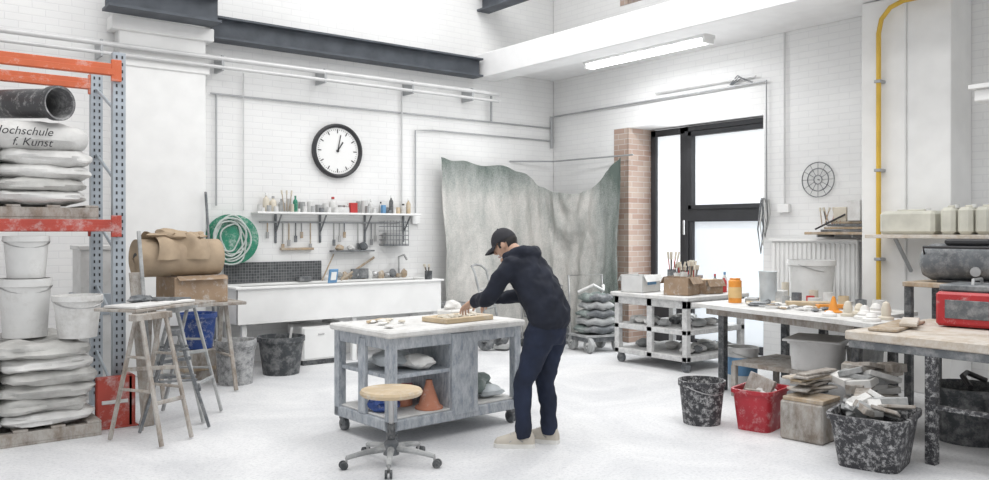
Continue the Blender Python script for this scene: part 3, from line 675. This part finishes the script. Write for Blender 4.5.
b=B('modelling_tool',parent=pe);b.cyl((-.10,.535,.985),(.11,.56,1.0),.008,m_woodl,seg=8);b.done()

# ---------------------------------------------------------------- middle right: cart, trolleys
b=B('tool_cart')
x0,x1,y0,y1=7.40,8.48,5.97,7.08
b.bx((x0-.04,y0-.04,.81),(x1+.04,y1+.04,.86),m_plasd,.01)
for x in (x0,x1-.07):
    for y in (y0,y1-.07): b.bx((x,y,.12),(x+.07,y+.07,.81),m_cart)
b.bx((x0,(y0+y1)/2-.04,.12),(x0+.05,(y0+y1)/2+.04,.81),m_cart)
for z in (.12,.42): b.bx((x0,y0,z),(x1,y1,z+.06),m_cart,.006)
b.bx((x0,y0,.72),(x1,y0+.03,.81),m_cart);b.bx((x0,y0,.72),(x0+.03,y1,.81),m_cart)
for x in (x0+.06,x1-.06):
    for y in (y0+.06,y1-.06): b.tube([(x-.02,y,.055),(x-.02,y,.055),(x+.02,y,.055),(x+.02,y,.055)],[.02,.055,.055,.02],m_gdark,16);b.box((x,y,.11),(.06,.06,.03),m_gdark)
b.done()
b=B('plaster_scraps')
for i in range(40):
    z=.18 if i<20 else .48
    b.blob((R.uniform(7.55,8.35),R.uniform(6.1,6.95),z+.045),(R.uniform(.05,.12),R.uniform(.05,.12),.045),R.choice([m_plasd,m_gfab,m_plas,m_gdark,m_gdark,m_wbk]),.2,i,2)
b.done()
def obox(name,c,d,m,rz,fill=True):
    b=B(name,c,rz);w,dd,h=d;t=.006
    b.bx((-w/2,-dd/2,0),(w/2,dd/2,t),m,0);b.bx((-w/2,-dd/2,0),(-w/2+t,dd/2,h),m,0);b.bx((w/2-t,-dd/2,0),(w/2,dd/2,h),m,0);b.bx((-w/2,-dd/2,0),(w/2,-dd/2+t,h),m,0);b.bx((-w/2,dd/2-t,0),(w/2,dd/2,h),m,0)
    b.box((0,-dd/2-.03,h-.03),(w*.96,.004,.09),m,rot=(-.5,0,0),bev=0);b.box((0,dd/2+.03,h-.03),(w*.96,.004,.09),m,rot=(.5,0,0),bev=0)
    return b
obox('cardboard_box',(7.62,6.22,.862),(.34,.3,.20),m_card,.3).done()
b=obox('cardboard_box',(8.02,6.17,.862),(.28,.24,.16),m_card,-.1);b.box((0,0,.10),(.22,.18,.14),m_woodl);b.done()
b=obox('paint_box',(7.62,6.85,.862),(.42,.3,.20),m_wbk,.2);b.box((0,-.155,.12),(.2,.01,.06),m_bluel);b.done()
b=B('tins_and_brushes',(8.0,6.62,.862))
for i in range(12):
    x=R.uniform(-.12,.35);y=R.uniform(-.15,.25);h=R.uniform(.12,.26);r=R.uniform(.035,.06);tin(b,x,y,0,r,h,R.choice([m_wbk,m_metal,m_gdark,m_cream,m_plasd]))
    if i<7:
        for k in range(5): brush(b,x,y,.03,R.choice([m_wood,m_black,m_gfab,m_redc,m_wood]),h+.10,(R.uniform(-.06,.06),R.uniform(-.06,.06)))
b.done()
b=B('spray_bottles',(8.32,6.15,.862));bottle(b,0,0,0,.035,.2,m_redc);bottle(b,.08,.05,0,.035,.24,m_wbk,m_bluel);bottle(b,-.07,.08,0,.03,.22,m_gdark,m_redc);b.done()
def truck(name,x,y,rz,m):
    b=B(name,(x,y,0),rz)
    for sx in (-.2,.2): b.tube([(sx,0,.1),(sx,.12,.6),(sx,.24,1.05),(sx*.8,.30,1.12)],.017,m,8)
    b.tube([(-.16,.30,1.12),(0,.31,1.14),(.16,.30,1.12)],.017,m,8)
    for z,y_ in ((.3,.05),(.55,.11),(.8,.175)): b.tube([(-.2,y_,z),(0,y_-.03,z),(.2,y_,z)],.012,m,7)
    b.box((0,-.12,.03),(.42,.22,.012),m)
    for sx in (-.25,.25): b.tube([(sx-.025,.05,.12),(sx-.025,.05,.12),(sx+.025,.05,.12),(sx+.025,.05,.12)],[.05,.12,.12,.05],m_gdark,20)
    b.cyl((-.25,.05,.12),(.25,.05,.12),.012,m_metal)
    return b
truck('hand_truck',6.95,8.85,.5,m_gfab).done();truck('hand_truck',8.0,8.8,.2,m_gdark).done()
# wire shopping trolley
b=B('wire_trolley',(7.38,8.42,0),-.5);g=m_gdark
def cg(z,k,dy=0): return [(-.22*k,-.30*k+dy,z),(.22*k,-.30*k+dy,z),(.22*k,.34*k,z),(-.22*k,.34*k,z)]
for z,k in ((.42,.8),(.52,.85),(.62,.9),(.72,.95),(.82,1),(.88,1.02)): b.tube(cg(z,k),.006,g,6,True)
for side in range(4):
    for q in range(9):
        t=q/8;a0,a1=cg(.42,.8)[side],cg(.42,.8)[(side+1)%4];c0,c1=cg(.88,1.02)[side],cg(.88,1.02)[(side+1)%4]
        b.cyl([a0[i]+(a1[i]-a0[i])*t for i in range(3)],[c0[i]+(c1[i]-c0[i])*t for i in range(3)],.004,g,seg=5)
b.bx((-.17,-.23,.41),(.17,.26,.42),m_metal)
for sx in (-.2,.2):
    b.tube([(sx,-.32,.10),(sx,.30,.14),(sx,.36,.6),(sx,.44,1.0)],.013,m_metal,8);b.tube([(sx,-.1,.12),(sx*.8,-.2,.42)],.012,m_metal)
    for y in (-.32,.30): b.tube([(sx-.015,y,.055),(sx-.015,y,.055),(sx+.015,y,.055),(sx+.015,y,.055)],[.02,.055,.055,.02],m_blackd2,16)
b.cyl((-.2,.44,1.0),(.2,.44,1.0),.018,m_redc);b.blob((0,0,.58),(.15,.2,.15),m_plasd,.2,4);b.blob((.05,.1,.75),(.12,.12,.12),m_gfab,.2,5);b.done()
b=B('bundle_trolley',(7.88,7.90,0),-.2)
b.bx((-.28,-.22,.20),(.28,.22,.23),m_gfab);b.bx((-.25,-.19,.14),(.25,.19,.20),m_gdark)
for x in (-.22,.22):
    for y in (-.2,.2): b.tube([(x-.025,y,.10),(x-.025,y,.10),(x+.025,y,.10),(x+.025,y,.10)],[.03,.10,.10,.03],m_gfab,20);b.tube([(x-.03,y,.10),(x+.03,y,.10)],.04,m_wbk,12)
for k in range(5):
    z=.29+k*.105;ww=.26-.02*k
    b.tube([(-ww,-.14,z),(-ww*.5,-.18,z+.02),(0,-.17,z-.01),(ww*.5,-.18,z+.015),(ww,-.14,z)],[.02,.05,.055,.05,.02],m_gfab if k%2 else m_gdark,12)
    b.pillow((0.02*(k%2),.02,z),(ww*2,.34,.115),m_gfab if k%2 else m_olive,.1*(k%3-1),seed=80+k,amp=.15)
b.tube([(-.26,.2,.2),(-.27,.24,1.0),(.27,.24,1.0),(.26,.2,.2)],.014,m_metal);b.tube([(-.2,.1,.78),(-.05,-.05,.88),(.12,-.02,.80),(.2,.1,.86)],.022,m_wbk,8);b.done()
b=B('waste_bin',(6.45,9.2,0));b.lathe([(0,0),(.17,0),(.21,.6),(.22,.6),(.22,.63),(.19,.63),(.16,.03),(0,.03)],(0,0,0),m_gbk,24);b.done()

b=B('radiator')
b.bx((8.66,4.66,.62),(8.70,5.72,1.50),m_white)
for i in range(18): b.bx((8.64,4.68+i*.058,.66),(8.665,4.71+i*.058,1.46),m_white,.006)
b.bx((8.62,4.64,1.48),(8.76,5.74,1.51),m_white);b.cyl((8.7,5.6,.62),(8.7,5.6,0),.012,m_pipe);b.bx((8.7,4.9,1.2),(8.794,4.95,1.25),m_white);b.bx((8.7,5.4,1.2),(8.794,5.45,1.25),m_white);b.done()
b=B('wire_wheel');cx,cy,cz=8.77,5.19,2.19
for r_ in (.20,.13,.05): b.tube([(cx,cy+r_*math.cos(t),cz+r_*math.sin(t)) for t in [i*2*math.pi/30 for i in range(30)]],.006,m_gdark,6,True)
for i in range(12):
    a=i*math.pi/6;b.cyl((cx,cy+.05*math.cos(a),cz+.05*math.sin(a)),(cx,cy+.20*math.cos(a),cz+.20*math.sin(a)),.003,m_gdark,seg=5)
b.cyl((cx,cy,cz),(8.797,cy,cz),.008,m_gdark);b.done()
b=B('side_shelf');b.bx((8.42,4.45,1.56),(8.79,5.15,1.59),m_wood)
for i in range(4): b.bx((8.5,4.5+i*.01,1.59+i*.03),(8.75,5.0-i*.04,1.615+i*.03),R.choice([m_gdark,m_wood,m_card]))
b.bx((8.45,4.52,1.71),(8.7,4.66,1.93),m_plasd);b.cyl((8.48,5.05,1.62),(8.48,4.7,1.78),.01,m_black);b.bx((8.5,4.7,1.71),(8.7,4.85,1.86),m_cream)
for k in range(8): brush(b,8.55,4.8+.03*k,1.66,R.choice([m_wood,m_redc,m_black]),.16,(R.uniform(-.05,.05),R.uniform(-.06,.06)))
b.bx((8.45,4.6,1.53),(8.79,4.62,1.56),m_cond);b.bx((8.45,5.0,1.53),(8.79,5.02,1.56),m_cond);b.done()
b=B('canister_shelf');b.bx((7.85,2.0,1.53),(8.29,4.15,1.565),m_woodt)
for y in (2.3,3.0,3.9): b.beam((8.28,y,1.2),(7.95,y,1.53),.03,.03,m_cond)
b.done()
b=B('jerrycans')
def jcan(x,y,w,d,h,m):
    b.box((x,y,1.567+h*.45),(w,d,h*.9),m,bev=.03);b.box((x,y,1.566+h*.93),(w*.25,d*.5,h*.08),m,bev=.01);b.cyl((x,y-d*.3,1.566+h*.88),(x,y-d*.3,1.566+h),.022,m_wbk)
jcan(8.08,3.80,.26,.52,.25,m_canl)
for k in range(8): jcan(8.06,3.42-k*.15,.24,.13,.28,R.choice([m_wbk,m_plastw,m_canl]))
b.done()
b=B('wall_cabinet');b.bx((7.9,2.6,2.75),(8.4,3.17,2.86),m_white,.01);b.bx((7.85,2.55,2.86),(8.4,3.2,2.9),m_white);b.bx((8.3,2.6,2.6),(8.795,2.9,2.9),m_white);b.done()

# ---------------------------------------------------------------- right tables
b=B('plaster_table')
b.prism([(6.72,5.36),(8.2,5.36),(8.2,4.45),(7.7,4.3),(7.6,3.52),(6.9,3.52),(6.9,3.26),(6.30,3.26),(6.42,3.7),(6.55,4.5)],.835,.872,m_plasd)
b.prism([(6.85,5.28),(8.1,5.28),(8.1,4.5),(7.6,4.3),(7.5,3.58),(6.45,3.5),(6.7,4.5)],.76,.835,m_woodg)
for x,y in ((6.95,5.15),(8.05,5.15),(6.72,3.62),(7.4,3.65),(7.62,4.45)): b.bx((x-.035,y-.035,0),(x+.035,y+.035,.78),m_blackd2)
b.bx((6.75,3.6,.30),(7.5,4.9,.34),m_woodg);b.bx((6.75,4.86,.0),(6.8,4.91,.3),m_woodg);b.bx((7.45,4.86,.0),(7.5,4.91,.3),m_woodg);b.done()
b=B('wooden_table')
b.bx((5.80,1.6,.80),(7.15,3.22,.866),m_woodt,.008);b.bx((5.82,1.62,.74),(5.86,3.2,.80),m_gdark)
for x,y in ((5.86,2.62),(7.0,3.1),(7.0,1.7),(5.86,1.7)):
    b.bx((x-.035,y-.035,0),(x+.035,y+.035,.80),m_blackd2 if x>6 else m_blackd)
b.bx((5.83,1.7,.38),(5.88,2.6,.41),m_blackd);b.done()
Z=.874
b=B('orange_can',(7.08,5.10,Z));b.lathe([(0,0),(.065,0),(.065,.22),(.05,.235),(.055,.25),(0,.255)],(0,0,0),m_orc,20);b.lathe([(.067,.05),(.067,.16)],(0,0,0),MAT('orange_label',(.7,.48,.22),.5),20);b.done()
b=B('measuring_jug',(7.47,4.98,Z));b.lathe([(0,0),(.075,0),(.09,.30),(.095,.31),(.085,.30),(.07,.01),(0,.01)],(0,0,0),m_plastw,20);b.tube([(.09,0,.26),(.15,0,.24),(.15,0,.1),(.08,0,.08)],.01,m_plastw);b.done()
bucket('white_bucket',8.02,4.82,Z,.235,.42,m_wbk,None,.88).done()
b=B('small_tins',(7.7,5.20,Z))
for i in range(5): tin(b,.0+.11*i+R.uniform(-.01,.01),0,0,R.uniform(.03,.05),R.uniform(.06,.16),R.choice([m_wbk,m_redc,m_cream,m_gdark,m_plasd]))
b.done()
b=B('paste_jars')
for x,y,r,h,m in ((7.58,4.72,.05,.10,m_gdark),(7.66,4.58,.045,.13,m_cream),(7.55,4.55,.04,.08,m_redc),(7.45,4.45,.06,.07,m_wbk),(7.62,4.40,.05,.12,m_plasd),(7.3,4.72,.05,.06,m_wbk),(7.2,4.6,.035,.09,m_gfab),(7.55,4.2,.05,.1,m_woodl),(7.5,4.0,.05,.08,m_gdark),(7.35,3.75,.06,.1,m_wbk)): tin(b,x,y,Z,r,h,m)
b.box((7.72,5.0,Z+.05),(.16,.12,.10),m_plasd,rot=(0,0,.3));b.box((7.3,5.05,Z+.02),(.2,.12,.04),m_gfab,rot=(0,0,.5));b.done()
b=B('orange_cone',(6.93,3.95,Z));b.lathe([(0,0),(.075,0),(.075,.01),(.045,.02),(.012,.14),(0,.145)],(0,0,0),m_orc,20);b.done()
b=B('plaster_casts')
for i,(x,y,d) in enumerate(((6.72,3.70,(.05,.05,.07)),(6.85,3.62,(.05,.04,.05)),(6.62,3.5,(.07,.05,.04)),(6.7,3.36,(.05,.05,.08)),(7.1,3.65,(.06,.06,.05)),(6.5,3.38,(.06,.05,.035)),(6.98,3.74,(.05,.05,.05)),(6.6,3.80,(.05,.04,.025)))):
    b.lathe([(0,0),(d[0]*1.2,0),(d[0]*1.2,.02),(d[0]*.7,.03),(d[0]*.8,d[2]),(d[0]*.5,d[2]*1.7),(0,d[2]*1.9)],(x,y,Z),m_plas if i%3 else m_cream,12)
b.done()
b=B('modelling_tools')
for i in range(24):
    x=R.uniform(6.85,7.3);y=R.uniform(4.15,4.9);a=R.uniform(0,3.1);l=R.uniform(.08,.18)
    b.cyl((x-l*math.cos(a),y-l*math.sin(a),Z+.012),(x+l*math.cos(a),y+l*math.sin(a),Z+.014),.010,R.choice([m_woodl,m_wood,m_metal,m_gdark,m_gdark,m_plasd]),seg=7)
b.box((7.2,4.35,Z+.03),(.14,.42,.05),m_woodl,rot=(0,0,.7));b.box((7.22,4.12,Z+.025),(.08,.3,.035),m_orc,rot=(0,0,.9));b.box((7.0,4.75,Z+.02),(.22,.16,.03),m_gdark,rot=(0,0,.4))
for i in range(26): b.blob((R.uniform(6.8,7.4),R.uniform(4.05,4.95),Z+.015),(R.uniform(.02,.06),R.uniform(.02,.05),.015),R.choice([m_plas,m_plasd,m_cream,m_gdark]),.12,i,2)
b.done()
b=B('wooden_boards',(6.30,3.05,Z-.006),.2);b.box((0,.02,.012),(.8,.2,.02),m_wood);b.box((.1,-.04,.035),(.5,.12,.025),m_woodt,rot=(0,0,.2));b.done()
b=B('red_toolbox',(6.84,2.72,.868),.1);b.box((0,0,.14),(.5,.44,.26),m_redm,bev=.02);b.box((-.255,0,.14),(.01,.3,.14),m_gdark);b.box((0,-.225,.14),(.36,.01,.14),m_gdark)
b.box((0,0,.30),(.46,.40,.05),m_gdark,bev=.01);b.tube([(-.12,0,.3),(-.1,0,.36),(.1,0,.36),(.12,0,.3)],.012,m_metal);b.lathe([(.03,0),(.03,.02)],(-.1,-.2,.26),m_yel,10,True);b.done()
b=B('machine_stand',(7.52,3.06,0));b.bx((-.3,-.42,1.12),(.3,.42,1.16),m_wood)
for x in (-.26,.26):
    for y in (-.38,.38): b.bx((x-.03,y-.03,0),(x+.03,y+.03,1.12),m_blackd2)
b.done()
b=B('compressor',(7.48,3.06,1.162),.2);b.tube([(0,-.36,.17),(0,-.33,.17),(0,-.26,.17),(0,.26,.17),(0,.33,.17),(0,.36,.17)],[.04,.12,.16,.16,.12,.04],m_gdark,24)
b.box((0,0,.01),(.26,.4,.02),m_black);b.box((0,-.02,.345),(.2,.34,.05),m_black,bev=.02);b.cyl((-.12,-.1,.1),(-.19,-.1,.1),.04,m_metal);b.tube([(-.08,.3,.2),(-.16,.3,.3),(-.18,-.2,.30),(-.08,-.3,.25)],.012,m_black);b.done()
bucket('black_bucket',5.61,4.37,0,.185,.36,m_blackd,m_plasd,.82).done()
def tub(name,x,y,z,w,d,h,m,rz,t=.8):
    b=B(name,(x,y,z),rz)
    def rg(k,zz):
        return [(k*w/2*sgn(math.cos(a),.35),k*d/2*sgn(math.sin(a),.35),zz) for a in [2*math.pi*(i+.5)/32 for i in range(32)]]
    b.rings([rg(t,0),rg(.97,h*.9),rg(1.05,h*.91),rg(1.05,h),rg(.95,h),rg(t*.94,.02)],m,True);return b
b=tub('red_bin',5.85,3.97,0,.44,.34,.33,m_redb,.2);b.box((-.05,0,.30),(.05,.22,.26),m_woodg,rot=(.3,.25,0));b.box((.06,.03,.27),(.3,.2,.10),m_woodg,rot=(0,0,.3));b.blob((0,-.05,.28),(.12,.1,.06),m_plasd,.3,3);b.done()
b=B('wooden_block',(5.84,3.52,0),.1);b.box((0,0,.15),(.32,.34,.30),m_woodg,bev=.015);b.box((0,-.01,.315),(.30,.32,.03),m_wood);b.done()
b=B('timber_offcuts',(6.00,3.58,.332),0)
for k in range(11): b.box((R.uniform(-.06,.06),R.uniform(-.03,.05),.014+.020*k if k<7 else .02+.020*(k-3)),(R.uniform(.35,.6),R.uniform(.06,.14),.019),R.choice([m_wood,m_woodl,m_woodg,m_woodg,m_woodt]),rot=(0,R.uniform(-.03,.03),R.uniform(-.6,.3)))
b.done()
b=tub('rubble_tub',5.58,2.88,0,.62,.50,.36,m_blackd,.25,.78)
for i in range(18):
    b.box((R.uniform(-.2,.2),R.uniform(-.15,.15),.31+R.uniform(0,.10)+.015*(i%4)),(R.uniform(.1,.26),R.uniform(.08,.2),R.uniform(.02,.06)),R.choice([m_plas,m_plasd,m_gfab,m_woodg]),rot=(R.uniform(-.6,.6),R.uniform(-.6,.6),R.uniform(0,3)))
b.done()
b=B('plaster_rubble',(6.30,3.35,0))
for i in range(32):
    b.box((R.uniform(-.12,.2),R.uniform(-.2,.1),.04+.018*i*.9),(R.uniform(.12,.28),R.uniform(.1,.22),R.uniform(.03,.08)),R.choice([m_plas,m_plasd,m_woodg,m_gfab]),rot=(R.uniform(-.3,.3),R.uniform(-.3,.3),R.uniform(0,3)))
b.done()
b=bucket('white_bucket',7.20,5.10,0.0,.16,.42,m_wbk,None,.85);b.lathe([(.150,.14),(.158,.32)],(0,0,0),m_bluel,28);b.done()
b=tub('plastic_crate',7.02,4.15,.342,.5,.45,.26,m_wbk,.3,.9);b.box((0,0,.27),(.56,.5,.02),m_wbk);b.done()
tub('plastic_crate',7.2,3.80,.342,.30,.26,.22,m_gfab,.1,.9).done()
b=bucket('black_tub',6.75,2.75,0,.27,.42,m_blackd2,None,.85,False);b.box((0,0,.30),(.3,.2,.1),m_woodg);b.tube([(-.2,-.1,.44),(-.1,0,.5),(.1,.05,.5),(.2,-.05,.44)],.02,m_black);b.done()
b=bucket('black_tub',6.5,2.15,0,.27,.4,m_blackd2,None,.85,False);b.done()
# ---------------------------------------------------------------- lights, world, camera
w=bpy.data.worlds.new('World');sc.world=w;w.use_nodes=True
w.node_tree.nodes['Background'].inputs[0].default_value=(.975,.985,1,1);w.node_tree.nodes['Background'].inputs[1].default_value=.80
def area(n,loc,rot,sx,sy,p,c=(1,1,1)):
    l=bpy.data.lights.new(n,'AREA');l.shape='RECTANGLE';l.size=sx;l.size_y=sy;l.energy=p;l.color=c
    o=bpy.data.objects.new(n,l);bpy.context.collection.objects.link(o);o.location=loc;o.rotation_euler=rot
area('skylight_fill',(1.75,4.5,6.1),(0,0,0),2.2,8,165,(1,.995,.985))  # unseen area light added under the ceiling gap for soft light from above
area('skylight_fill',(5.9,5,6.1),(0,0,0),2.2,8,210,(1,.995,.985))  # second added overhead light, same purpose, under the other gap
area('soffit_tube_lamp',(7.91,7.05,3.78),(0,0,0),.12,1.9,22)
area('window_daylight',(9.22,6.9,1.8),(0,math.radians(90),0),2.4,1.6,45,(.95,.98,1))
cam=bpy.data.cameras.new('camera');co=bpy.data.objects.new('camera',cam);bpy.context.collection.objects.link(co)
co.location=(0,0,1.6);co.rotation_euler=(math.radians(90),0,math.radians(-38));cam.sensor_width=36;cam.lens=826/989*36;cam.shift_y=-9/989;cam.clip_start=.05
sc.camera=co
